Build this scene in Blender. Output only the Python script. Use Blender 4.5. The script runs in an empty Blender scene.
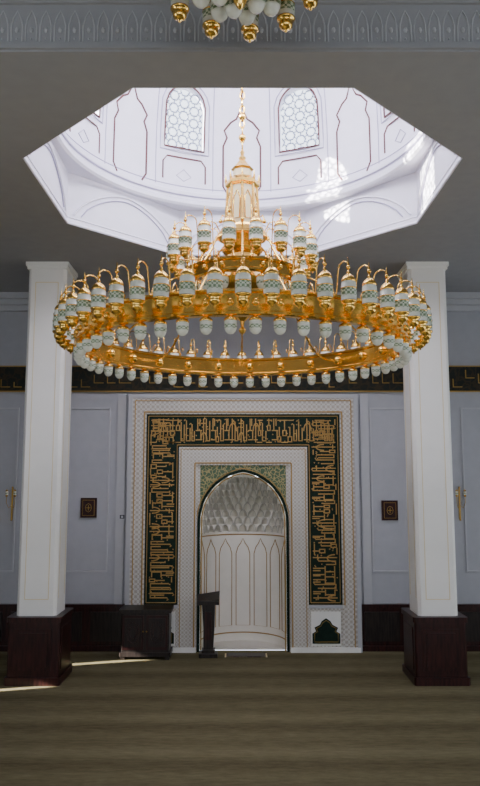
import bpy, math, random
from math import sin, cos, pi, sqrt, radians
from mathutils import Vector, Matrix
random.seed(7)
scene = bpy.context.scene

# ------------------------------------------------------------ materials
def new_mat(name):
    m = bpy.data.materials.new(name); m.use_nodes = True
    nt = m.node_tree; b = nt.nodes['Principled BSDF']
    return m, nt, b
def plain(name, col, rough=0.6, metal=0.0, noise=0.06, nscale=6.0, bump=0.0, spec=0.5):
    m, nt, b = new_mat(name)
    b.inputs['Roughness'].default_value = rough
    b.inputs['Metallic'].default_value = metal
    b.inputs['Specular IOR Level'].default_value = spec
    tc = nt.nodes.new('ShaderNodeTexCoord'); n = nt.nodes.new('ShaderNodeTexNoise')
    n.inputs['Scale'].default_value = nscale; n.inputs['Detail'].default_value = 4
    nt.links.new(tc.outputs['Object'], n.inputs['Vector'])
    r = nt.nodes.new('ShaderNodeValToRGB')
    a = [max(0, c*(1-noise)) for c in col]; c2 = [min(1, c*(1+noise)) for c in col]
    r.color_ramp.elements[0].color = (*a, 1); r.color_ramp.elements[1].color = (*c2, 1)
    r.color_ramp.elements[0].position = .3; r.color_ramp.elements[1].position = .7
    nt.links.new(n.outputs['Fac'], r.inputs['Fac']); nt.links.new(r.outputs['Color'], b.inputs['Base Color'])
    return m
def mnode(nt, op, a, b=None):
    n = nt.nodes.new('ShaderNodeMath'); n.operation = op
    for i, v in enumerate((a, b)):
        if v is None: continue
        if isinstance(v, (int, float)): n.inputs[i].default_value = v
        else: nt.links.new(v, n.inputs[i])
    return n.outputs[0]
def lattice(name, base, line, k=30.0, thr=0.22, rough=0.5):
    m, nt, b = new_mat(name); b.inputs['Roughness'].default_value = rough
    tc = nt.nodes.new('ShaderNodeTexCoord'); sp = nt.nodes.new('ShaderNodeSeparateXYZ')
    nt.links.new(tc.outputs['Object'], sp.inputs[0])
    x, z = sp.outputs['X'], sp.outputs['Z']
    s1 = mnode(nt, 'SINE', mnode(nt, 'MULTIPLY', mnode(nt, 'ADD', x, z), k))
    s2 = mnode(nt, 'SINE', mnode(nt, 'MULTIPLY', mnode(nt, 'SUBTRACT', x, z), k))
    p = mnode(nt, 'ABSOLUTE', mnode(nt, 'MULTIPLY', s1, s2))
    c1 = mnode(nt, 'COSINE', mnode(nt, 'MULTIPLY', x, k*2)); c2 = mnode(nt, 'COSINE', mnode(nt, 'MULTIPLY', z, k*2))
    q = mnode(nt, 'ABSOLUTE', mnode(nt, 'SUBTRACT', mnode(nt, 'ADD', c1, c2), 0.9))
    f = mnode(nt, 'MAXIMUM', mnode(nt, 'LESS_THAN', p, thr*0.5), mnode(nt, 'LESS_THAN', q, thr))
    mx = nt.nodes.new('ShaderNodeMix'); mx.data_type = 'RGBA'
    mx.inputs[6].default_value = (*base, 1); mx.inputs[7].default_value = (*line, 1)
    nt.links.new(f, mx.inputs[0]); nt.links.new(mx.outputs[2], b.inputs['Base Color'])
    return m
def floral(name, c1, c2, scale=22, rough=.5):
    m, nt, b = new_mat(name); b.inputs['Roughness'].default_value = rough
    tc = nt.nodes.new('ShaderNodeTexCoord'); v = nt.nodes.new('ShaderNodeTexVoronoi')
    v.feature = 'DISTANCE_TO_EDGE'; v.inputs['Scale'].default_value = scale
    n = nt.nodes.new('ShaderNodeTexNoise'); n.inputs['Scale'].default_value = 9
    mx = nt.nodes.new('ShaderNodeMix'); mx.data_type = 'RGBA'; mx.inputs[0].default_value = .12
    nt.links.new(tc.outputs['Object'], n.inputs['Vector'])
    nt.links.new(tc.outputs['Object'], mx.inputs[6]); nt.links.new(n.outputs['Color'], mx.inputs[7])
    nt.links.new(mx.outputs[2], v.inputs['Vector'])
    r = nt.nodes.new('ShaderNodeValToRGB')
    r.color_ramp.elements[0].color = (*c2, 1); r.color_ramp.elements[1].color = (*c1, 1)
    r.color_ramp.elements[0].position = .05; r.color_ramp.elements[1].position = .13
    nt.links.new(v.outputs['Distance'], r.inputs['Fac']); nt.links.new(r.outputs['Color'], b.inputs['Base Color'])
    return m
def wood(name, c1, c2):
    m, nt, b = new_mat(name); b.inputs['Roughness'].default_value = .35; b.inputs['Specular IOR Level'].default_value = .3
    tc = nt.nodes.new('ShaderNodeTexCoord'); mp = nt.nodes.new('ShaderNodeMapping')
    mp.inputs['Scale'].default_value = (9, 9, 1.2)
    n = nt.nodes.new('ShaderNodeTexNoise'); n.inputs['Scale'].default_value = 3; n.inputs['Detail'].default_value = 6
    r = nt.nodes.new('ShaderNodeValToRGB')
    r.color_ramp.elements[0].color = (*c1, 1); r.color_ramp.elements[1].color = (*c2, 1)
    r.color_ramp.elements[0].position = .35; r.color_ramp.elements[1].position = .7
    nt.links.new(tc.outputs['Object'], mp.inputs[0]); nt.links.new(mp.outputs[0], n.inputs['Vector'])
    nt.links.new(n.outputs['Fac'], r.inputs['Fac']); nt.links.new(r.outputs['Color'], b.inputs['Base Color'])
    return m
def carpet_mat():
    m, nt, b = new_mat('carpet_weave'); b.inputs['Roughness'].default_value = .95
    b.inputs['Specular IOR Level'].default_value = .1
    tc = nt.nodes.new('ShaderNodeTexCoord'); sp = nt.nodes.new('ShaderNodeSeparateXYZ')
    nt.links.new(tc.outputs['Object'], sp.inputs[0]); x, y = sp.outputs['X'], sp.outputs['Y']
    n = nt.nodes.new('ShaderNodeTexNoise'); n.inputs['Scale'].default_value = 6; n.inputs['Detail'].default_value = 9
    n.inputs['Roughness'].default_value = .8
    mp = nt.nodes.new('ShaderNodeMapping'); mp.inputs['Scale'].default_value = (.6, 3.0, 1)
    nt.links.new(tc.outputs['Object'], mp.inputs[0]); nt.links.new(mp.outputs[0], n.inputs['Vector'])
    s = mnode(nt, 'SINE', mnode(nt, 'MULTIPLY', y, 2*pi/0.62))
    s2 = mnode(nt, 'SINE', mnode(nt, 'MULTIPLY', y, 2*pi/1.24))
    f = mnode(nt, 'ADD', mnode(nt, 'MULTIPLY', s, .07), mnode(nt, 'MULTIPLY', s2, .07))
    f = mnode(nt, 'ADD', f, n.outputs['Fac'])
    r = nt.nodes.new('ShaderNodeValToRGB'); e = r.color_ramp.elements
    e[0].position = .2; e[0].color = (.085, .072, .036, 1)
    e[1].position = .8; e[1].color = (.26, .225, .125, 1)
    k = e.new(.5); k.color = (.165, .142, .075, 1)
    nt.links.new(f, r.inputs['Fac']); nt.links.new(r.outputs['Color'], b.inputs['Base Color'])
    bp = nt.nodes.new('ShaderNodeBump'); bp.inputs['Strength'].default_value = .3
    n2 = nt.nodes.new('ShaderNodeTexNoise'); n2.inputs['Scale'].default_value = 90
    nt.links.new(tc.outputs['Object'], n2.inputs['Vector'])
    nt.links.new(n2.outputs['Fac'], bp.inputs['Height']); nt.links.new(bp.outputs['Normal'], b.inputs['Normal'])
    return m

M = dict(
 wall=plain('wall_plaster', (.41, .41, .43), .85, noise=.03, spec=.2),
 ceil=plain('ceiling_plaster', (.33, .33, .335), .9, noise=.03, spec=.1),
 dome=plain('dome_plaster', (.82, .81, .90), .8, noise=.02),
 column=plain('column_marble', (.88, .86, .80), .5, noise=.03, nscale=2),
 trim=plain('trim_plaster', (.46, .46, .47), .7, noise=.02),
 goldpaint=plain('gold_paint', (.44, .26, .07), .45, metal=.25),
 gold=plain('polished_gold', (.93, .58, .14), .2, metal=1.0, noise=.05, nscale=12),
 darkgold=plain('aged_gold', (.42, .26, .06), .4, metal=.8),
 glass=plain('frosted_glass', (.76, .77, .67), .25, noise=.10, nscale=20),
 greenglass=lattice('green_pattern_glass', (.62, .66, .52), (.12, .20, .09), 70, .4, .3),
 cream=plain('cream_panel', (.78, .66, .40), .5),
 wood=wood('mahogany', (.014, .004, .004), (.050, .014, .011)),
 darkwood=wood('carved_walnut', (.013, .010, .009), (.036, .026, .021)),
 green=plain('green_tile', (.006, .018, .011), .5, noise=.3, nscale=18, spec=.15),
 lat=lattice('ivory_lattice', (.60, .57, .52), (.40, .35, .28), 34, .32),
 lat2=lattice('ivory_lattice_fine', (.62, .59, .54), (.43, .38, .30), 44, .32),
 spand=floral('spandrel_arabesque', (.06, .11, .05), (.36, .30, .12), 16),
 frieze=floral('frieze_arabesque', (.006, .009, .006), (.03, .02, .007), 7, .8),
 niche=plain('niche_marble', (.86, .82, .73), .55, noise=.02),
 cellshade=plain('niche_cell_shade', (.60, .57, .51), .7, noise=.03),  # darker niche tone, paints shading contrast along the muqarnas cell edges
 redline=plain('umber_paint', (.13, .045, .045), .7),
 lightline=plain('lilac_paint', (.42, .39, .54), .7),
 carpet=carpet_mat(),
 black=plain('black_plastic', (.03, .03, .035), .4),
 iron=plain('white_frame', (.36, .40, .50), .6),
 rug=floral('rug_pattern', (.05, .02, .02), (.12, .10, .05), 9),
)

# ------------------------------------------------------------ mesh builder
class MB:
    def __init__(s): s.v = []; s.f = []; s.m = []; s.sm = []; s.mats = []
    def mi(s, k):
        if k not in s.mats: s.mats.append(k)
        return s.mats.index(k)
    def face(s, idx, k, smooth=False): s.f.append(idx); s.m.append(s.mi(k)); s.sm.append(smooth)
    def quad(s, pts, k, smooth=False):
        b = len(s.v); s.v += [tuple(p) for p in pts]; s.face(tuple(range(b, b+len(pts))), k, smooth)
    def box(s, x0, x1, y0, y1, z0, z1, k, bev=0.0):
        b = len(s.v)
        if bev <= 0:
            s.v += [(x0,y0,z0),(x1,y0,z0),(x1,y1,z0),(x0,y1,z0),(x0,y0,z1),(x1,y0,z1),(x1,y1,z1),(x0,y1,z1)]
            for q in ((0,3,2,1),(4,5,6,7),(0,1,5,4),(1,2,6,5),(2,3,7,6),(3,0,4,7)): s.face(tuple(b+i for i in q), k)
        else:
            c = bev
            pl = [(x0+c,y0),(x1-c,y0),(x1,y0+c),(x1,y1-c),(x1-c,y1),(x0+c,y1),(x0,y1-c),(x0,y0+c)]
            s.prism(pl, z0, z1, k)
    def prism(s, pl, z0, z1, k):
        b = len(s.v); n = len(pl)
        s.v += [(x, y, z0) for x, y in pl] + [(x, y, z1) for x, y in pl]
        for i in range(n):
            j = (i+1) % n; s.face((b+i, b+j, b+n+j, b+n+i), k)
        s.face(tuple(b+i for i in reversed(range(n))), k); s.face(tuple(b+n+i for i in range(n)), k)
    def plate(s, pts, y0, y1, k):
        b = len(s.v); n = len(pts)
        s.v += [(x, y0, z) for x, z in pts] + [(x, y1, z) for x, z in pts]
        for i in range(n):
            j = (i+1) % n; s.face((b+i, b+n+i, b+n+j, b+j), k)
        s.face(tuple(b+i for i in range(n)), k); s.face(tuple(b+n+i for i in reversed(range(n))), k)
    def lathe(s, prof, c=(0,0,0), seg=16, smooth=True, closed=False, rot=0.0):
        b = len(s.v); n = len(prof)
        for r, z, _ in prof:
            for i in range(seg):
                a = 2*pi*i/seg + rot; s.v.append((c[0]+r*cos(a), c[1]+r*sin(a), c[2]+z))
        for j in range(n if closed else n-1):
            j2 = (j+1) % n
            for i in range(seg):
                i2 = (i+1) % seg
                s.face((b+j*seg+i, b+j*seg+i2, b+j2*seg+i2, b+j2*seg+i), prof[j][2], smooth)
    def tube(s, path, r, k, seg=6, closed=False):
        P = [Vector(p) for p in path]; n = len(P); b = len(s.v); up = None
        for i, p in enumerate(P):
            if closed: d = P[(i+1) % n]-P[i-1]
            else: d = P[min(i+1, n-1)]-P[max(i-1, 0)]
            d.normalize()
            if up is None:
                up = Vector((0,0,1)) if abs(d.z) < .9 else Vector((1,0,0))
            u = d.cross(up)
            if u.length < 1e-4: u = d.orthogonal()
            u.normalize(); w = u.cross(d).normalized(); up = w
            rr = r[i] if isinstance(r, (list, tuple)) else r
            for q in range(seg):
                a = 2*pi*q/seg; s.v.append(tuple(p + u*(rr*cos(a)) + w*(rr*sin(a))))
        for i in range(n if closed else n-1):
            i2 = (i+1) % n
            for q in range(seg):
                q2 = (q+1) % seg
                s.face((b+i*seg+q, b+i2*seg+q, b+i2*seg+q2, b+i*seg+q2), k, True)
    def ball(s, c, r, k, seg=10, rings=6, sz=1.0):
        s.lathe([(r*sin(pi*j/rings), -r*sz*cos(pi*j/rings), k) for j in range(rings+1)], c, seg)
    def obj(s, name, parent=None, loc=None):
        me = bpy.data.meshes.new(name); me.from_pydata(s.v, [], s.f)
        for k in s.mats: me.materials.append(M[k])
        me.polygons.foreach_set('material_index', s.m); me.polygons.foreach_set('use_smooth', s.sm)
        me.update(); o = bpy.data.objects.new(name, me); scene.collection.objects.link(o)
        if parent: o.parent = parent
        if loc: o.location = loc
        return o
def empty(name, loc=(0,0,0)):
    e = bpy.data.objects.new(name, None); e.location = loc; scene.collection.objects.link(e); return e

# ------------------------------------------------------------ dimensions
CAMZ = 3.2
CZ = 6.88
OX, OY = 0.03, 8.84
A = 2.10; HI = A*(1+sqrt(2))/2
YW = 13.95
XW = 9.7; YB = -6.0; NZ = 7.6

b = MB(); b.quad([(-XW,YB,0),(XW,YB,0),(XW,YW,0),(-XW,YW,0)], 'carpet'); b.obj('floor')

# ceiling : octagon hole
b = MB(); Y1, Y2, Y3, Y4 = OY-HI, OY-A/2, OY+A/2, OY+HI
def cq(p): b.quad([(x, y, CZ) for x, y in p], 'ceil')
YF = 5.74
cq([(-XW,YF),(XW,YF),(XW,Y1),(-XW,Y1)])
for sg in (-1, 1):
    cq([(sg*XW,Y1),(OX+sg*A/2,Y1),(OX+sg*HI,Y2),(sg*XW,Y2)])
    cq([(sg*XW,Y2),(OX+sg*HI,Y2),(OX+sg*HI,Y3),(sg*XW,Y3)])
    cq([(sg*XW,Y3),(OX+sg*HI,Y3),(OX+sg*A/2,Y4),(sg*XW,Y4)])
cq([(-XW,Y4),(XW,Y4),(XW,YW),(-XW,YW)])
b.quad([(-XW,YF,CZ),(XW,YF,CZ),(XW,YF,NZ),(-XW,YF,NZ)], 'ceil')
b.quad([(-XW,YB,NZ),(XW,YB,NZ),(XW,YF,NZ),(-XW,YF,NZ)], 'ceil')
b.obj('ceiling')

# lace frieze on the beam face
b = MB()
b.box(-4.6, 4.6, YF-.03, YF, CZ+.02, CZ+.05, 'ceil'); b.box(-4.6, 4.6, YF-.03, YF, CZ+.44, CZ+.48, 'ceil')
n = 72
for i in range(n):
    x = -4.5 + 9.0*(i+.5)/n; w = .048
    b.tube([(x-w, YF-.004, CZ+.09), (x-w, YF-.004, CZ+.24), (x-w*.7, YF-.004, CZ+.31), (x, YF-.004, CZ+.38), (x+w*.7, YF-.004, CZ+.31), (x+w, YF-.004, CZ+.24), (x+w, YF-.004, CZ+.09)], .008, 'trim', 5)
    b.ball((x, YF-.002, CZ+.2), .018, 'trim', 6, 4, 1.6); b.ball((x, YF-.002, CZ+.12), .010, 'trim', 6, 4)
b.obj('trim_1')
b = MB()
octp = [(OX+s1*p, OY+s2*q) for s1, s2, p, q in ((-1,-1,A/2,HI),(1,-1,A/2,HI),(1,-1,HI,A/2),(1,1,HI,A/2),(1,1,A/2,HI),(-1,1,A/2,HI),(-1,1,HI,A/2),(-1,-1,HI,A/2))]
for i in range(8):
    p, q = octp[i], octp[(i+1) % 8]
    for zz, rr in ((CZ+.02, .022), (CZ+.11, .012)):
        b.tube([(p[0], p[1], zz), (q[0], q[1], zz)], rr, 'dome', 6)
b.obj('trim_2')

# ------------------------------------------------------------ dome
dome = empty('dome', (OX, OY, 0))
b = MB(); ZR = 7.66
op = [(x-OX, y-OY) for x, y in octp]
RD = 2.5
for i in range(8):
    p, q = op[i], op[(i+1) % 8]
    b.quad([(p[0],p[1],CZ),(q[0],q[1],CZ),(q[0],q[1],ZR),(p[0],p[1],ZR)], 'dome')
N = 128
def octr(a):
    k = (a + pi/8) % (pi/4) - pi/8
    return HI/cos(k)
for i in range(N):
    a0, a1 = 2*pi*i/N, 2*pi*(i+1)/N
    b.quad([(2.42*cos(a0), 2.42*sin(a0), ZR), (2.42*cos(a1), 2.42*sin(a1), ZR), (octr(a1)*1.01*cos(a1), octr(a1)*1.01*sin(a1), ZR), (octr(a0)*1.01*cos(a0), octr(a0)*1.01*sin(a0), ZR)], 'dome')
b.obj('octagonal_drum', dome)
b = MB()
prof = [(2.50,-.03),(2.42,-.03),(2.39,.0),(2.39,.06),(2.43,.08),(2.43,.13),(2.40,.15),(2.40,.2),(2.45,.22),(2.51,.26)]
b.lathe([(r, ZR+z, 'dome') for r, z in prof], (0,0,0), 128, smooth=False)
for zz, rr in ((ZR+.07, 2.425), (ZR+.14, 2.415)):
    b.tube([(rr*cos(2*pi*i/96), rr*sin(2*pi*i/96), zz) for i in range(96)], .012, 'lightline', 4, True)
b.obj('cornice', dome)
b = MB()
for i in range(8):
    p, q = Vector((*op[i], 0)), Vector((*op[(i+1) % 8], 0)); mid = (p+q)/2; nrm = -mid.normalized()*.012; d = (q-p)/2
    for sc, r in ((.9, .016), (.78, .009)):
        pts = []
        for j in range(17):
            t = -1+2*j/16; h = (1-abs(t)**1.7)**.75
            pts.append(tuple(mid + nrm + d*t*sc + Vector((0, 0, CZ+.16+h*.52*sc/.9))))
        b.tube(pts, r, 'lightline' if sc < .8 else 'dome', 5)
b.obj('squinch_mouldings', dome)
def rdome(z):
    return RD if z < 8.4 else RD*sqrt(max(0, 1-((z-8.4)/4.0)**2))
WZ0, WZ1, WS, HW = 8.62, 9.68, 9.36, radians(7.9)
def warch(u):
    t = min(1, abs(u)/HW); return WS + (WZ1-WS)*(1-t**1.9)**.6
def P(a, z, off=0.0):
    r = rdome(z)-off; return (r*sin(a), r*cos(a), z)
b = MB(); ZT = 10.0; ZL = ZR+.1
for w in range(8):
    ac = radians(22.5+45*w)
    us = [-radians(22.5), -radians(18), -radians(14), -radians(10)] + [HW*(-1+2*j/20) for j in range(21)] + [radians(10), radians(14), radians(18), radians(22.5)]
    for a0, a1 in zip(us[:-1], us[1:]):
        inside = abs((a0+a1)/2) < HW
        def strip(f0, f1, g0, g1, n):
            for j in range(n):
                s0, s1 = j/n, (j+1)/n
                b.quad([P(ac+a0, f0+(g0-f0)*s0), P(ac+a1, f1+(g1-f1)*s0), P(ac+a1, f1+(g1-f1)*s1), P(ac+a0, f0+(g0-f0)*s1)], 'dome', False)
        if inside:
            strip(ZL, ZL, WZ0, WZ0, 6); strip(warch(a0), warch(a1), ZT, ZT, 3)
        else: strip(ZL, ZL, ZT, ZT, 14)
t0 = math.asin((ZT-8.4)/4)
for j in range(16):
    ta, tb = t0+(pi/2-t0)*j/16, t0+(pi/2-t0)*(j+1)/16
    for i in range(72):
        a0, a1 = 2*pi*i/72, 2*pi*(i+1)/72
        f = lambda a, t: (RD*cos(t)*sin(a), RD*cos(t)*cos(a), 8.4+4*sin(t))
        b.quad([f(a0,ta), f(a1,ta), f(a1,tb), f(a0,tb)], 'dome', True)
b.obj('dome_shell', dome)
for w in range(8):
    ac = radians(22.5+45*w); b = MB()
    ring = [(-HW, WZ0)] + [(-HW, WZ0+(WS-WZ0)*j/4) for j in range(1, 5)] + [(HW*(-1+2*j/16), warch(HW*(-1+2*j/16))) for j in range(1, 16)] + [(HW, WS-(WS-WZ0)*j/4) for j in range(0, 5)]
    for (u0, z0), (u1, z1) in zip(ring, ring[1:]+ring[:1]):
        b.quad([P(ac+u0, z0), P(ac+u1, z1), P(ac+u1, z1, -.16), P(ac+u0, z0, -.16)], 'dome')
    b.tube([P(ac+u, z, .01) for u, z in ring], .014, 'redline', 6, True)
    b.tube([P(ac+u*1.22, WZ0-.06 + (z-WZ0)*1.12, .006) for u, z in ring], .010, 'lightline', 5, True)
    hz = .20
    rx = hz/rdome(9.1)
    for r_ in range(-1, 8):
        for c_ in range(-3, 4):
            cu = c_*rx*.866; cz = WZ0 + r_*hz + (hz*.5 if c_ % 2 else 0)
            for q in range(6):
                a, a2 = pi/3*q, pi/3*(q+1)
                p0 = (cu+rx*.40*cos(a), cz+hz*.40*sin(a)); p1 = (cu+rx*.40*cos(a2), cz+hz*.40*sin(a2))
                if all(abs(u) < HW*1.02 and WZ0-.01 < z < warch(u)+.01 for u, z in (p0, p1)):
                    b.tube([P(ac+p0[0], p0[1], -.08), P(ac+p1[0], p1[1], -.08)], .014, 'iron', 4)
            for q in range(3):
                a = pi/6+pi/3*q
                p0 = (cu+rx*.35*cos(a), cz+hz*.35*sin(a)); p1 = (cu+rx*.62*cos(a), cz+hz*.62*sin(a))
                if all(abs(u) < HW*1.02 and WZ0-.01 < z < warch(u)+.01 for u, z in (p0, p1)):
                    b.tube([P(ac+p0[0], p0[1], -.08), P(ac+p1[0], p1[1], -.08)], .012, 'iron', 4)
    b.obj('dome_window_%d' % (w+1), dome)
b = MB()
def pl(ac, pts, r=.008, k='redline', closed=False):
    b.tube([P(ac+u, z, .006) for u, z in pts], r, k, 4, closed)
for w in range(8):
    ac = radians(45*w); h = radians(7.2); q_ = -.20
    pts = [(-h*.75, 8.12), (-h, 8.25), (-h, 8.95), (-h*.8, 9.1), (-h*.95, 9.22), (-h*.6, 9.36), (-h*.3, 9.42), (0, 9.62), (h*.3, 9.42), (h*.6, 9.36), (h*.95, 9.22), (h*.8, 9.1), (h, 8.95), (h, 8.25), (h*.75, 8.12)]
    pl(ac, [(u, z+q_) for u, z in pts], .015)
    pl(ac, [(0, 9.62+q_), (0, 9.85+q_)], .012)
    for dz in (9.9, 10.0): b.ball(P(ac, dz+q_, .005), .026, 'redline', 6, 4)
    for s_ in (-1, 1):
        pl(ac, [(s_*h*1.55, 7.95), (s_*h*1.55, 8.4), (s_*h*1.55, 8.9), (s_*h*1.55, 9.4), (s_*h*1.55, 9.9)], .007, 'lightline')
    ac = radians(22.5+45*w); h = radians(8.4)
    pl(ac, [(-h, 8.06), (-h, 8.36), (-h*.8, 8.46), (h*.8, 8.46), (h, 8.36), (h, 8.06)], .013)
    pl(ac, [(-h*.35, 8.15), (0, 8.27), (h*.35, 8.15), (0, 8.07)], .007, 'lightline', True)
for zz, rr in ((7.98, .008), (10.12, .01), (10.2, .006)):
    b.tube([P(2*pi*i/96, zz, .006) for i in range(96)], rr, 'lightline', 4, True)
b.obj('painted_ornament', dome)

# ------------------------------------------------------------ walls
def wall_holes(name, axis, pos, u0, u1, z0, z1, holes, k='wall'):
    b = MB(); us = sorted({u0, u1, *[h[0] for h in holes], *[h[1] for h in holes]}); zs = sorted({z0, z1, *[h[2] for h in holes], *[h[3] for h in holes]})
    for a0, a1 in zip(us[:-1], us[1:]):
        for c0, c1 in zip(zs[:-1], zs[1:]):
            um, zm = (a0+a1)/2, (c0+c1)/2
            if any(h[0] < um < h[1] and h[2] < zm < h[3] for h in holes): continue
            if axis == 'x': b.quad([(pos,a0,c0),(pos,a1,c0),(pos,a1,c1),(pos,a0,c1)], k)
            else: b.quad([(a0,pos,c0),(a1,pos,c0),(a1,pos,c1),(a0,pos,c1)], k)
    return b.obj(name)
MX = 0.06
wall_far = wall_holes('wall_far', 'y', YW, -XW, XW, 0, CZ, [(MX-1.0, MX+1.0, 0, 3.45)])
Lw = [(0.4, 1.8, 1.0, 4.4), (2.2, 3.4, 1.0, 4.4)]
sun_slits = [(10.84, 11.02, 2.3, 2.92), (9.54, 9.70, 2.02, 2.42)]  # unseen openings, shaped to throw the sun streaks onto the carpet
wall_holes('wall_left', 'x', -XW, YB, YW, 0, NZ, Lw+sun_slits)
Rw = [(0.4, 2.4, 1.0, 4.4), (3.4, 5.4, 1.0, 4.4), (7.0, 9.0, 1.0, 4.4), (10.4, 12.4, 1.0, 4.4)]
wall_holes('wall_right', 'x', XW, YB, YW, 0, NZ, Rw)
Bw = [(-7.5, -4.5, 1.0, 5.5), (-1.8, 1.8, 1.0, 5.5), (4.5, 7.5, 1.0, 5.5)]
wall_holes('wall_back', 'y', YB, -XW, XW, 0, NZ, Bw)
wn = 0  # frames for the unseen openings that the added lamps and sun shine through
for axis, pos, sg, hs in (('x', -XW, -1, Lw+sun_slits), ('x', XW, 1, Rw), ('y', YB, -1, Bw)):
    for h in hs:
        wn += 1; b = MB(); t = .05 if h[1]-h[0] > .5 else .012
        def bx(u0, u1, z0, z1):
            lo, hi = sorted((pos, pos+sg*.12))
            if axis == 'x': b.box(lo, hi, u0, u1, z0, z1, 'iron')
            else: b.box(u0, u1, lo, hi, z0, z1, 'iron')
        bx(h[0]-t, h[0], h[2]-t, h[3]+t); bx(h[1], h[1]+t, h[2]-t, h[3]+t); bx(h[0], h[1], h[3], h[3]+t); bx(h[0], h[1], h[2]-t, h[2])
        if t > .02:
            for q in (1, 2):
                u = h[0]+(h[1]-h[0])*q/3; bx(u-.02, u+.02, h[2], h[3])
            for q in (1, 2, 3):
                z = h[2]+(h[3]-h[2])*q/4; bx(h[0], h[1], z-.02, z+.02)
        b.obj('window_%d' % wn)

b = MB()
for x0, x1 in ((-XW, MX-2.22), (MX+2.22, XW)):
    b.box(x0, x1, YW-.07, YW, 0, .80, 'wood'); b.box(x0, x1, YW-.10, YW, .80, .86, 'wood'); b.box(x0, x1, YW-.10, YW, 0, .1, 'wood')
    n = max(1, int((x1-x0)/.75))
    for i in range(n):
        a0 = x0+(x1-x0)*i/n+.08; a1 = x0+(x1-x0)*(i+1)/n-.08
        b.box(a0, a1, YW-.09, YW-.07, .18, .72, 'darkwood')
b.obj('baseboard_far')
b = MB()
b.box(-XW, XW, YW-.05, YW, 4.95, 5.43, 'frieze'); b.box(-XW, XW, YW-.07, YW, 5.43, 5.45, 'darkgold'); b.box(-XW, XW, YW-.07, YW, 4.93, 4.95, 'darkgold')
x = -6.0
while x < 6.0:
    w = random.uniform(.05, .2); z = random.choice((5.02, 5.1, 5.2))
    b.box(x, x+w+.05, YW-.062, YW-.05, z, z+.014, 'darkgold')
    b.box(x, x+.014, YW-.062, YW-.05, z, z+random.uniform(.1, .2), 'darkgold')
    x += w+.12
b.obj('trim_3')
b = MB()
b.box(-XW, XW, YW-.30, YW, CZ-.12, CZ, 'trim'); b.box(-XW, XW, YW-.2, YW, CZ-.22, CZ-.12, 'trim'); b.box(-XW, XW, YW-.1, YW, CZ-.32, CZ-.22, 'trim')
b.obj('trim_4')
b = MB()
def fr(x0, x1, z0, z1, w=.03, d=.025, k='trim'):
    b.box(x0, x1, YW-d, YW, z0, z0+w, k); b.box(x0, x1, YW-d, YW, z1-w, z1, k)
    b.box(x0, x0+w, YW-d, YW, z0+w, z1-w, k); b.box(x1-w, x1, YW-d, YW, z0+w, z1-w, k)
for sg in (-1, 1):
    for c in (3.05, 4.85, 6.65, 8.45):
        x0, x1 = sorted((sg*(c-.50), sg*(c+.75)))
        fr(x0, x1, 1.45, 4.62)
    for xx in (3.95, 5.75, 7.55):
        b.box(sg*xx-.06, sg*xx+.06, YW-.06, YW, .86, 4.89, 'trim')
    b.box(sg*2.38+MX-.08, sg*2.38+MX+.08, YW-.05, YW, .86, 4.89, 'trim')
b.obj('trim_5')

# ------------------------------------------------------------ columns
def column(x0, x1, y0):
    e = empty('column', ((x0+x1)/2, y0+.34, 0)); hw = (x1-x0)/2; hd = .32
    b = MB()
    b.box(-hw, hw, -hd, hd, 1.04, CZ-.12, 'column', .05)
    for w, z0, z1 in ((hw+.02, CZ-.12, CZ-.07), (hw+.04, CZ-.07, CZ)): b.box(-w, w, -hd-(w-hw), hd+(w-hw), z0, z1, 'column')
    for s_ in (-1, 1):
        y = -hd-.004
        b.box(s_*(hw-.13)-.006, s_*(hw-.13)+.006, y, -hd+.002, 1.3, CZ-.35, 'cream')
        b.box(s_*hw-.004, s_*hw+.004, -hd+.12, -hd+.132, 1.3, CZ-.35, 'cream'); b.box(s_*hw-.004, s_*hw+.004, hd-.132, hd-.12, 1.3, CZ-.35, 'cream')
    for z in (1.3, CZ-.35): b.box(-hw+.13, hw-.13, -hd-.004, -hd+.002, z-.006, z+.006, 'cream')
    b.obj('shaft', e)
    b = MB(); W = hw+.09; D = hd+.10
    b.box(-W, W, -D, D, .1, .96, 'wood', .03); b.box(-W-.03, W+.03, -D-.03, D+.03, 0, .12, 'wood', .03)
    b.box(-W-.025, W+.025, -D-.025, D+.025, .96, 1.04, 'wood', .03)
    b.box(-W+.12, W-.12, -D-.015, -D, .22, .86, 'wood'); b.box(-W+.18, W-.18, -D-.03, -D-.015, .28, .80, 'wood')
    for s_ in (-1, 1):
        x0_, x1_ = sorted((s_*W, s_*(W+.015))); b.box(x0_, x1_, -D+.12, D-.12, .22, .86, 'wood')
    b.obj('wooden_plinth', e)
column(-3.59, -2.95, 11.70)
column(2.86, 3.50, 11.70)

# ------------------------------------------------------------ mihrab
mih = empty('mihrab', (MX, 13.80, 0))
YBK = .130
def ubox(b, ho, hi, zo, zi, zb, y0, y1, k):
    b.box(-ho, -hi, y0, y1, zb, zo, k); b.box(hi, ho, y0, y1, zb, zo, k); b.box(-hi, hi, y0, y1, zi, zo, k)
def uline(b, h, zt, zb, y, r, k):
    b.tube([(-h, y, zb), (-h, y, zt)], r, k, 6); b.tube([(-h, y, zt), (h, y, zt)], r, k, 6); b.tube([(h, y, zt), (h, y, zb)], r, k, 6)
b = MB(); ubox(b, 2.20, 1.88, 4.82, 4.48, 0.0, -.02, YBK, 'lat')
ubox(b, 2.23, 2.15, 4.87, 4.79, 0, -.045, YBK, 'trim')
uline(b, 2.10, 4.74, .05, -.025, .010, 'goldpaint'); uline(b, 1.92, 4.52, .86, -.025, .014, 'goldpaint'); b.obj('outer_lattice_border', mih)
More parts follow.
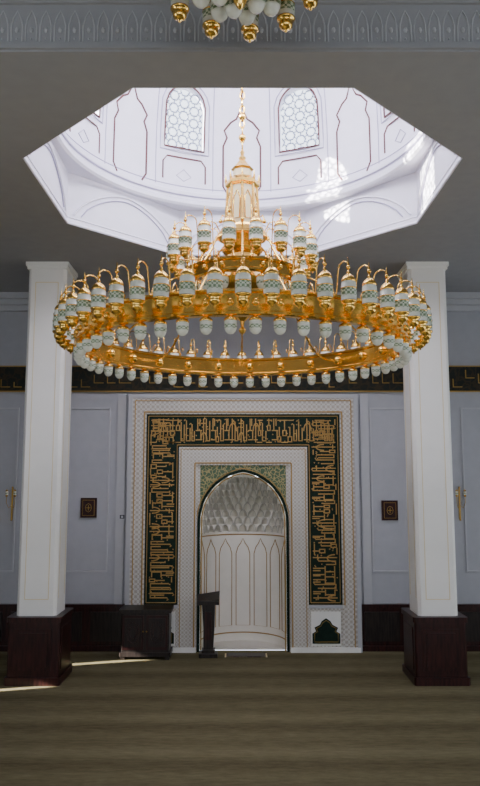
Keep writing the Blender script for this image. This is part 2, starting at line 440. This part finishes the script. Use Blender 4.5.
b = MB(); ubox(b, 1.88, 1.24, 4.48, 3.84, .86, .02, YBK, 'green')
uline(b, 1.84, 4.44, .9, .015, .008, 'goldpaint'); uline(b, 1.28, 3.88, .9, .015, .008, 'goldpaint')
for s_ in (-1, 1): b.tube([(s_*1.84, .015, .9), (s_*1.28, .015, .9)], .008, 'goldpaint', 6)
b.obj('green_band', mih)
b = MB()
ubox(b, 1.24, .89, 3.84, 3.49, 0, -.01, YBK, 'lat2'); uline(b, 1.20, 3.80, .05, -.015, .008, 'goldpaint'); uline(b, .93, 3.53, .05, -.015, .014, 'goldpaint')
b.obj('inner_lattice_border', mih)
b = MB()
for s_ in (-1, 1):
    x0, x1 = sorted((s_*1.24, s_*1.88)); b.box(x0, x1, -.0, YBK, 0, .86, 'lat2')
    b.box(x0, x1, -.02, .0, .80, .86, 'trim'); b.box(x0+.04, x1-.04, -.012, 0, .12, .74, 'column')
    b.box(-2.2 if s_ < 0 else .89, -.89 if s_ < 0 else 2.2, -.05, 0, 0, .09, 'column')
    c = (x0+x1)/2
    o = [(-.26,.16),(.26,.16),(.26,.34),(.19,.38),(.22,.45),(.12,.50),(.08,.57),(0,.62),(-.08,.57),(-.12,.50),(-.22,.45),(-.19,.38),(-.26,.34)]
    b.plate([(c+x, z) for x, z in o], -.035, -.012, 'green')
    b.tube([(c+x*.85, -.037, .38+(z-.38)*.85) for x, z in o], .006, 'darkgold', 5, True)
b.obj('base_panels', mih)
b = MB()
def glyphs(L, mapf):
    th = .020
    def bar(u0, u1, v0, v1):
        p = [mapf(u0, v0), mapf(u1, v1)]; xs = sorted((p[0][0], p[1][0])); zs = sorted((p[0][1], p[1][1]))
        b.box(xs[0], xs[1], .004, .02, zs[0], zs[1], 'goldpaint')
    def path(pts, r=.010): b.tube([(mapf(u, v)[0], .010, mapf(u, v)[1]) for u, v in pts], r, 'goldpaint', 5)
    u = .06
    while u < L-.1:
        k = random.random(); w = random.uniform(.045, .075)
        if k < .30:
            t = random.uniform(.42, .54); bar(u, u+th, .10, t); bar(u+w, u+w+th, .10, t-random.uniform(0, .16)); bar(u, u+w+th, .10, .10+th)
            path([(u, t), (u-.02, t+.02), (u-.035, t-.01)])
        elif k < .60:
            v = random.choice((.08, .2, .3)); bar(u, u+w+th, v, v+th); bar(u, u+w+th, v+.1, v+.1+th); bar(u, u+th, v, v+.1); bar(u+w, u+w+th, v, v+.1+th)
            bar(u+w*.5, u+w*.5+th, v+.1, min(.54, v+.3)); bar(u, u+w+.05, .50, .50+th)
            if v > .15: bar(u-.02, u+w+.04, .07, .07+th)
        elif k < .80:
            v = random.choice((.12, .3)); path([(u+w*(1-cos(a)), v+.15*sin(a)) for a in [pi*j/8 for j in range(9)]], .012)
            bar(u+w*.7, u+w*.7+th, .08, .54); bar(u, u+w+.03, .44 if v < .2 else .12, (.44 if v < .2 else .12)+th)
        else:
            bar(u, u+w+.05, .3, .3+th); bar(u+.03, u+.03+th, .3, .54); bar(u, u+w+.05, .12, .12+th); bar(u+w+.02, u+w+.02+th, .12, .3); bar(u+w, u+w+th, .4, .54)
        for _ in range(3):
            vv = random.uniform(.08, .54); p = mapf(u+random.uniform(0, .1), vv); b.ball((p[0], .01, p[1]), .013, 'goldpaint', 6, 4)
        u += w+random.uniform(.030, .045)
glyphs(3.5, lambda u, v: (-1.88+v+.01, .92+u))
glyphs(3.7, lambda u, v: (-1.85+u, 3.84+v+.01))
glyphs(3.5, lambda u, v: (1.88-v-.01, 4.42-u))
b.obj('gold_calligraphy', mih)
ZS, ZA, W0 = 2.40, 3.36, .83
cc = ((ZA-ZS)**2 - W0**2)/(2*W0); RA = W0+cc
def Wd(z): return W0 if z <= ZS else max(0.0, sqrt(max(0, RA**2-(z-ZS)**2))-cc)
def ztop(x): return ZS+sqrt(max(0, RA**2-(abs(x)+cc)**2))
b = MB()
xs = [-W0*cos(pi*j/40) for j in range(41)]
for x0, x1 in zip(xs[:-1], xs[1:]):
    b.quad([(x0,.04,ztop(x0)),(x1,.04,ztop(x1)),(x1,.04,3.49),(x0,.04,3.49)], 'spand')
    b.quad([(x0,.04,ztop(x0)),(x1,.04,ztop(x1)),(x1,YBK,ztop(x1)),(x0,YBK,ztop(x0))], 'column')
for s_ in (-1, 1):
    x0, x1 = sorted((s_*W0, s_*.89)); b.box(x0, x1, .04, YBK, 0, 3.49, 'lat2')
b.obj('spandrels', mih)
def archpath(d, y):
    o = [(-W0+d, y, .0), (-W0+d, y, ZS)]
    zs = [ZS+(ZA-ZS)*sin(pi/2*j/16) for j in range(1, 17)]
    f = (ZA-d-ZS)/(ZA-ZS)
    L = [(-(Wd(z)*(1-d/W0)), y, ZS+(z-ZS)*f) for z in zs]
    R = [(-x, y_, z) for x, y_, z in reversed(L[:-1])]
    return o+L+R+[(W0-d, y, ZS), (W0-d, y, 0)]
b = MB(); b.tube(archpath(-.02, .03), .028, 'green', 6); b.tube(archpath(.03, .05), .014, 'goldpaint', 6); b.tube(archpath(-.065, .035), .010, 'goldpaint', 6); b.obj('arch_moulding', mih)
# the niche recess hollowed out of the qibla wall
nich = empty('wall_niche', (MX, 13.80, 0))
NY = .170
b = MB(); NA = 200
def np_(a, r, z): return (-r*cos(a), NY+r*sin(a), z)
ZM = 2.16; T = 9; NC = 13
zt = [ZM + (ZA-ZM)*(1-(1-i/T)**1.12) for i in range(T+1)]
def rad(a, ti, t):
    sft = .5 if ti % 2 else 0.0
    s_ = ((a/pi*NC+sft) % 1.0)*2-1
    Rb, Rt = Wd(zt[ti]), Wd(zt[ti+1])
    wdt = .92*(1-t**2.2)**.6 if t < 1 else 0
    rt = Rt-.05*(1-ti/T)
    if abs(s_) >= wdt: return max(0.0, rt)
    dp = sqrt(max(0, 1-(s_/wdt)**2))
    return max(0.0, rt + (Rb-rt)*.5 + .14*dp*(1-ti/T*.5))
allr = [[np_(pi*i/NA, W0, 0) for i in range(NA+1)], [np_(pi*i/NA, W0, ZM) for i in range(NA+1)]]
for ti in range(T):
    for j in range(13):
        t = j/12; z = zt[ti]+(zt[ti+1]-zt[ti])*t
        allr.append([np_(pi*i/NA, rad(pi*i/NA, ti, t), z) for i in range(NA+1)])
base = len(b.v)
for r_ in allr: b.v += r_
for j in range(len(allr)-1):
    for i in range(NA):
        b.face((base+j*(NA+1)+i, base+j*(NA+1)+i+1, base+(j+1)*(NA+1)+i+1, base+(j+1)*(NA+1)+i), 'niche')
b.v.append((0, NY, .004)); c0 = len(b.v)-1
fl = len(b.v); b.v += [np_(pi*i/40, W0+.01, .004) for i in range(41)]
for i in range(40): b.face((c0, fl+i, fl+i+1), 'niche')
b.quad([(-W0, .16, .004), (W0, .16, .004), (W0, NY, .004), (-W0, NY, .004)], 'niche')
# flange closing the recess behind the wall plane
for x0, x1 in zip(xs[:-1], xs[1:]):
    b.quad([(x0,NY-.004,ztop(x0)),(x1,NY-.004,ztop(x1)),(x1,NY-.004,3.6),(x0,NY-.004,3.6)], 'niche')
for s_ in (-1, 1):
    b.quad([(s_*W0,NY-.004,0),(s_*1.15,NY-.004,0),(s_*1.15,NY-.004,3.6),(s_*W0,NY-.004,3.6)], 'niche')
b.obj('muqarnas_niche', nich)
b = MB()
for ti in range(T):
    sft = .5 if ti % 2 else 0.0
    Rt = Wd(zt[ti+1])-.05*(1-ti/T)-.003
    rr = .0085*(.35+.65*max(.1, Rt/W0))
    for c in range(-1, NC+1):
        pts = []
        for j in range(9):
            s_ = -1+2*j/8; a = (c+.5-sft+.5*s_*.92)/NC*pi
            if a < .03 or a > pi-.03: continue
            t = (1-(abs(s_))**(1/.6))**(1/2.2) if abs(s_) < 1 else 0
            pts.append(np_(a, max(0, Rt), zt[ti]+(zt[ti+1]-zt[ti])*t))
        if len(pts) > 2: b.tube(pts, rr, 'cellshade', 4)  # dark outline painted in as shade between cells
b.obj('muqarnas_shade_lines', nich)
b = MB(); npn = 7
for i in range(npn):
    a0, a1 = pi*(i+.12)/npn, pi*(i+.88)/npn; am = (a0+a1)/2; r = W0-.008
    pts = [np_(a0, r, .3), np_(a0, r, 1.72), np_(a0+(am-a0)*.25, r, 1.84), np_(a0+(am-a0)*.7, r, 1.93), np_(am, r, 2.02), np_(am+(a1-am)*.3, r, 1.93), np_(a1-(a1-am)*.25, r, 1.84), np_(a1, r, 1.72), np_(a1, r, .3)]
    b.tube(pts, .008, 'goldpaint', 5, True)
for zz in (.16, 2.1): b.tube([np_(pi*j/40, W0-.006, zz) for j in range(1, 40)], .012, 'goldpaint', 5)
b.obj('niche_panel_lines', nich)

# ------------------------------------------------------------ lantern profile
def lantern(b, c, s=1.0, seg=14, big=True):
    g, w, n = 'gold', 'glass', 'greenglass'
    if big:
        pr = [(0,-.22,g),(.012,-.215,g),(.012,-.20,g),(.036,-.19,g),(.056,-.17,g),(.062,-.145,g),(.055,-.12,g),(.074,-.11,g),(.08,-.10,g),(.08,-.09,w),
              (.076,-.085,w),(.078,-.045,n),(.078,.025,g),(.081,.028,g),(.081,.036,w),(.077,.04,w),(.074,.085,w),(.066,.10,g),(.074,.105,g),(.074,.115,g),(.068,.13,g),(.052,.155,g),(.03,.172,g),(.014,.18,g),(.018,.19,g),(.018,.20,g),(.008,.21,g),(.006,.24,g),(0,.24,g)]
    else:
        pr = [(0,-.12,w),(.03,-.113,w),(.052,-.09,w),(.064,-.06,n),(.066,-.02,w),(.066,.02,g),(.07,.024,g),(.07,.04,g),(.05,.06,g),(.02,.07,g),(.012,.12,g)]
    b.lathe([(r*s, z*s, k) for r, z, k in pr], c, seg)
def arm_ring(b, R0, z0, R1, zl, n, ph=0.0, finial=True, s=1.0):
    for i in range(n):
        a = 2*pi*(i+ph)/n; ca, sa = cos(a), sin(a)
        f = lambda r, z: (r*ca, r*sa, z)
        pts = [f(R0, z0)]
        top = zl+.07*s
        for j in range(9):
            t = pi*(1-j/8); rc = (R0+.04+R1)/2; rr = (R1-R0-.04)/2
            pts.append(f(rc+rr*cos(t), top-.04*s+.07*s*sin(t)))
        pts.append(f(R1, zl))
        b.tube(pts, .006*s+.001, 'gold', 5)
        if finial:
            tx = f(R1, zl+.02*s)
            b.ball(tx, .022*s, 'gold', 8, 5); b.lathe([(.008*s, 0, 'gold'), (.014*s, .03*s, 'gold'), (.005*s, .05*s, 'gold'), (.004*s, .09*s, 'gold'), (0, .10*s, 'gold')], tx, 6)
            b.tube([f(R0-.02, z0+.01), f(R0-.06*s, z0+.09*s), f(R0-.10*s, z0+.13*s), f(R0-.14*s, z0+.10*s), f(R0-.12*s, z0+.06*s)], .007*s, 'gold', 5)

# ------------------------------------------------------------ main chandelier
ch = empty('chandelier', (OX, OY, 0))
def band(b, R, z0, z1, t=.07, seg=108):
    g = 'gold'
    pr = [(R, z0, g), (R+.025, z0+.01, g), (R+.025, z0+.035, g), (R, z0+.05, g), (R, z1-.05, g), (R+.025, z1-.035, g), (R+.025, z1-.01, g), (R, z1, g),
          (R-t, z1, g), (R-t-.02, z1-.01, g), (R-t-.02, z1-.035, g), (R-t, z1-.05, g), (R-t, z0+.05, g), (R-t-.02, z0+.035, g), (R-t-.02, z0+.01, g), (R-t, z0, g)]
    b.lathe(pr, (0,0,0), seg, smooth=False, closed=True)
b = MB(); R = 2.05; band(b, R, 4.80, 5.07); NL = 52
for i in range(NL):
    a = 2*pi*(i+.5)/NL
    b.ball((R*cos(a), R*sin(a), 4.935), .04, 'gold', 8, 5)
    if i % 2 == 0: b.ball(((R-.08)*cos(a), (R-.08)*sin(a), 4.935), .06, 'gold', 10, 6)
b.obj('main_ring', ch)
RL = 2.25
b = MB(); arm_ring(b, R-.01, 5.06, RL, 5.28, NL)
b.obj('ring_arms', ch)
b = MB()
for i in range(NL):
    a = 2*pi*i/NL; lantern(b, (RL*cos(a), RL*sin(a), 5.05))
b.obj('ring_lanterns', ch)
b = MB()
for i in range(NL):
    a = 2*pi*(i+.5)/NL; lantern(b, (2.02*cos(a), 2.02*sin(a), 4.73), .95, 12, False)
b.obj('pendant_globes', ch)
b = MB(); band(b, .70, 5.66, 5.84, .05, 64); N2 = 18
arm_ring(b, .69, 5.83, .90, 6.30, N2)
for i in range(N2):
    a = 2*pi*(i+.5)/N2; b.ball((.71*cos(a), .71*sin(a), 5.75), .035, 'gold', 8, 5)
b.obj('upper_ring', ch)
b = MB()
for i in range(N2):
    a = 2*pi*i/N2; lantern(b, (.90*cos(a), .90*sin(a), 6.06), 1.05)
    a = 2*pi*(i+.5)/N2; lantern(b, (.67*cos(a), .67*sin(a), 5.57), 1.0, 10, False)
b.obj('upper_lanterns', ch)
b = MB(); band(b, .30, 6.28, 6.34, .04, 48); N3 = 10
for i in range(N3):
    a = 2*pi*(i+.5)/N3; ca, sa = cos(a), sin(a)
    b.tube([(.29*ca, .29*sa, 6.33), (.36*ca, .36*sa, 6.46), (.43*ca, .43*sa, 6.47), (.46*ca, .46*sa, 6.40)], .008, 'gold', 5)
    b.ball((.46*ca, .46*sa, 6.38), .026, 'gold', 8, 5)
b.obj('crown_ring', ch)
b = MB(); g = 'gold'
b.lathe([(0,5.02,g),(.03,5.05,g),(.05,5.09,g),(.02,5.13,g),(.03,5.2,g),(.10,5.26,g),(.05,5.32,g),(.07,5.42,g),(.24,5.52,g),(.36,5.62,g),(.40,5.70,g),(.30,5.78,g),(.22,5.9,g),(.20,6.05,g),(.27,6.12,g),(.20,6.2,g),(.28,6.30,g),(.29,6.34,g),(.29,6.38,g),(.20,6.42,g)], (0,0,0), 16, smooth=False)
b.lathe([(.23,6.40,g),(.215,6.44,'cream'),(.185,6.96,g),(.225,6.99,g),(.225,7.03,g),(.16,7.09,g),(.13,7.11,'cream'),(.12,7.20,g),(.15,7.22,g),(.09,7.28,g),(.04,7.35,g),(.05,7.38,g),(.02,7.42,g),(.03,7.46,g),(.01,7.50,g),(0,7.52,g)], (0,0,0), 8, smooth=False)
for i in range(8):
    a = pi/4*i; ca, sa = cos(a), sin(a)
    b.tube([(.22*ca, .22*sa, 6.43), (.19*ca, .19*sa, 6.98)], .018, g, 5); b.lathe([(.012,0,g),(.018,.03,g),(0,.12,g)], (.215*ca, .215*sa, 7.03), 6)
    a += pi/8; ca, sa = cos(a), sin(a); tx, ty = -sa, ca
    o = lambda u, z: ((.202-.028*(z-6.44)/.52)*ca+u*tx, (.202-.028*(z-6.44)/.52)*sa+u*ty, z)
    w = .045; b.tube([o(-w, 6.50), o(-w, 6.78), o(0, 6.88), o(w, 6.78), o(w, 6.50)], .010, 'gold', 5, True)
b.obj('central_turret', ch)
b = MB()
for i in range(9):
    a = 2*pi*(i+.25)/9; ca, sa = cos(a), sin(a)
    pts = []
    for j in range(15):
        t = j/14; r = .68+(R-.09-.68)*t; z = 5.68+(4.96-5.68)*t + .10*sin(t*pi*2)
        pts.append((r*ca, r*sa, z))
    b.tube(pts, .012, g, 6)
for i in range(8):
    a = 2*pi*i/8; ca, sa = cos(a), sin(a)
    b.tube([(.36*ca, .36*sa, 5.66), (.5*ca, .5*sa, 5.60), (.66*ca, .66*sa, 5.72)], .016, g, 6)
    b.tube([(.28*ca, .28*sa, 6.3), (.45*ca, .45*sa, 6.2), (.55*ca, .55*sa, 6.0), (.66*ca, .66*sa, 5.84)], .014, g, 6)
b.obj('spokes', ch)
b = MB(); z = 7.50; i = 0
while z < 12.36:
    L = .10; pts = []
    for j in range(12):
        a = 2*pi*j/12; u, w = .028*cos(a), L*.62*sin(a)
        pts.append((u, 0, z+L/2+w) if i % 2 else (0, u, z+L/2+w))
    b.tube(pts, .011, g, 5, True); z += L; i += 1
for zz in (7.66, 7.95): b.ball((0,0,zz), .05, g, 10, 6)
b.lathe([(0,12.15,g),(.12,12.2,g),(.2,12.3,g),(.22,12.39,g)], (0,0,0), 16)
b.obj('chain', ch)

# ------------------------------------------------------------ near chandelier
c2 = empty('chandelier', (0.0, 4.5, 0))
b = MB(); ZB = 6.66
band(b, .36, ZB, ZB+.12, .04, 48)
arm_ring(b, .35, ZB+.1, .52, ZB+.2, 11, .5, True, .8)
for i in range(11):
    a = 2*pi*(i+.5)/11; lantern(b, (.52*cos(a), .52*sin(a), ZB+.02), .86)
for i in range(9):
    a = 2*pi*i/9; lantern(b, (.29*cos(a), .29*sin(a), ZB-.05), 1.05, 12, False)
for i in range(5):
    a = 2*pi*(i+.5)/5; lantern(b, (.14*cos(a), .14*sin(a), ZB-.11), 1.0, 12, False)
    b.tube([(.35*cos(a), .35*sin(a), ZB+.05), (.14*cos(a), .14*sin(a), ZB+.02), (0, 0, ZB+.05)], .012, g, 5)
b.lathe([(0,-.27,g),(.02,-.25,g),(.05,-.2,g),(.04,-.14,g),(.08,-.1,g),(.10,-.02,g),(.08,.1,g),(.05,.3,g),(.1,.4,g),(.03,.5,g),(.012,.55,g),(.012,NZ-ZB-.06,g),(.12,NZ-ZB-.04,g),(.14,NZ-ZB,g)], (0,0,ZB), 14)
b.obj('tiers', c2)

# ------------------------------------------------------------ furniture & wall items
e = empty('carved_cabinet', (-1.71, 13.45, 0)); b = MB()
b.box(-.43, .43, -.24, .22, .10, .82, 'darkwood', .02); b.box(-.47, .47, -.27, .24, .82, .88, 'darkwood', .02); b.box(-.46, .46, -.26, .23, .06, .13, 'darkwood', .02)
for sx in (-1, 1):
    for sy in (-.20, .18): b.box(sx*.40-.04, sx*.40+.04, sy-.04, sy+.04, 0, .08, 'darkwood')
    cx = sx*.215
    b.box(cx-.19, cx+.19, -.255, -.24, .18, .78, 'wood'); b.box(cx-.15, cx+.15, -.265, -.255, .23, .73, 'darkwood')
    for rr in (.12, .07):
        b.tube([(cx+rr*cos(pi/4*q), -.267, .48+rr*1.6*sin(pi/4*q)) for q in range(8)], .009, 'wood', 5, True)
    b.ball((sx*.03, -.27, .5), .014, 'darkgold', 8, 5)
b.obj('cabinet_body', e)
e = empty('lectern', (-.58, 13.48, 0)); b = MB()
b.box(-.17, .17, -.14, .16, 0, .07, 'darkwood', .02); b.box(-.12, .12, -.09, .12, .07, .13, 'darkwood')
b.plate([(-.09,.13),(.09,.13),(.11,.5),(.12,.98),(-.12,.94),(-.09,.5)], -.06, .08, 'darkwood')
bb = len(b.v); b.v += [(-.20,-.20,.93),(.20,-.20,1.0),(.20,.18,1.09),(-.20,.18,1.03),(-.20,-.20,.98),(.20,-.20,1.05),(.20,.18,1.14),(-.20,.18,1.08)]
for q in ((0,3,2,1),(4,5,6,7),(0,1,5,4),(1,2,6,5),(2,3,7,6),(3,0,4,7)): b.face(tuple(bb+i for i in q), 'darkwood')
b.box(-.20, .20, -.22, -.19, .95, 1.02, 'darkwood'); b.box(-.06, .06, -.065, -.06, .3, .8, 'wood')
b.obj('lectern_body', e)
for X, Z in ((-2.93, 2.67), (2.90, 2.62)):
    e = empty('wall_plaque', (X, YW-.035, Z)); b = MB()
    b.box(-.155, .155, -.01, .035, -.19, .19, 'wood'); b.box(-.115, .115, -.02, -.01, -.15, .15, 'darkgold'); b.box(-.108, .108, -.025, -.02, -.143, .143, 'wood')
    b.tube([(.06*cos(pi/4*q), -.027, .08*sin(pi/4*q)) for q in range(8)], .005, 'darkgold', 5, True); b.box(-.04, .04, -.03, -.025, -.006, .006, 'darkgold'); b.box(-.006, .006, -.03, -.025, -.05, .05, 'darkgold')
    b.obj('plaque_frame', e)
e = empty('light_switch', (MX-2.33, YW-.06, 2.5)); b = MB(); b.box(-.06, .06, -.02, .01, -.05, .05, 'trim'); b.box(-.045, .045, -.028, -.02, -.035, .035, 'black'); b.box(-.02, .02, -.034, -.028, -.02, .02, 'trim'); b.obj('switch_plate', e)
for X in (-4.42, 4.26):
    e = empty('wall_sconce', (X, YW, 2.75)); b = MB()
    b.box(-.015, .015, -.03, 0, -.30, .30, 'darkgold'); b.ball((0, -.03, .31), .02, 'darkgold'); b.ball((0, -.03, -.31), .02, 'darkgold')
    for s_, z in ((-1, .12), (1, .12)):
        b.tube([(0, -.03, z-.15), (s_*.05, -.08, z-.2), (s_*.08, -.12, z-.1), (s_*.08, -.12, z)], .006, 'darkgold', 6)
        lantern(b, (s_*.08, -.12, z+.08), .36)
    b.obj('sconce_body', e)
e = empty('prayer_rug', (MX+.05, 13.55, 0)); b = MB(); b.box(-.36, .36, -.14, .14, 0, .012, 'rug'); b.box(-.33, .33, -.12, .12, .012, .016, 'darkwood')
for i in range(24):
    for s_ in (-1, 1): b.box(s_*.375-.015, s_*.375+.015, -.135+i*.0115, -.130+i*.0115, 0, .006, 'cream')
b.obj('rug_pile', e)

# ------------------------------------------------------------ lights
def area(name, loc, tgt, sx, sy, power, col):
    l = bpy.data.lights.new(name, 'AREA'); l.shape = 'RECTANGLE'; l.size = sx; l.size_y = sy; l.energy = power; l.color = col
    o = bpy.data.objects.new(name, l); o.location = loc
    o.rotation_euler = (Vector(tgt)-Vector(loc)).to_track_quat('-Z', 'Y').to_euler(); scene.collection.objects.link(o); return o
cool = (.95, .96, 1.0)  # fill lamps added outside the unseen back and side windows, in place of daylight
for i, h in enumerate(Bw): area('window_fill', ((h[0]+h[1])/2, YB-.2, 3.2), ((h[0]+h[1])/2, 5, 2.8), h[1]-h[0], 4.4, 22, cool)
for h in Lw: area('window_fill', (-XW-.2, (h[0]+h[1])/2, 2.7), (0, (h[0]+h[1])/2+2, 2.5), h[1]-h[0], 3.3, 45, cool)
for h in Rw: area('window_fill', (XW+.2, (h[0]+h[1])/2, 2.7), (0, (h[0]+h[1])/2, 2.5), h[1]-h[0], 3.3, 14, cool)
dc = (.90, .89, 1.0)
for w in (2, 3, 4, 5):
    a = radians(22.5+45*w); r = 2.25
    p = (OX+r*sin(a), OY+r*cos(a), 9.15)
    area('dome_window_light', p, (OX-r*sin(a), OY-r*cos(a), 8.6), .62, .95, 90, dc)
s = bpy.data.lights.new('sun', 'SUN'); s.energy = 50; s.angle = .01; s.color = (1, .95, .88)
so = bpy.data.objects.new('sun', s); so.rotation_euler = Vector((4.84, 1.4, -1.7)).to_track_quat('-Z', 'Y').to_euler(); so.location = (-14, 4, 12); scene.collection.objects.link(so)

w = bpy.data.worlds.new('sky'); scene.world = w; w.use_nodes = True
bg = w.node_tree.nodes['Background']; bg.inputs[0].default_value = (.80, .88, 1.0, 1); bg.inputs[1].default_value = 4.2

# ------------------------------------------------------------ camera
cam = bpy.data.cameras.new('camera'); co = bpy.data.objects.new('camera', cam); scene.collection.objects.link(co)
co.location = (0, 0, CAMZ); co.rotation_euler = (radians(97.0), 0, 0)
cam.sensor_fit = 'VERTICAL'; cam.sensor_height = 36; cam.lens = 36*710/786; cam.clip_end = 200
scene.camera = co
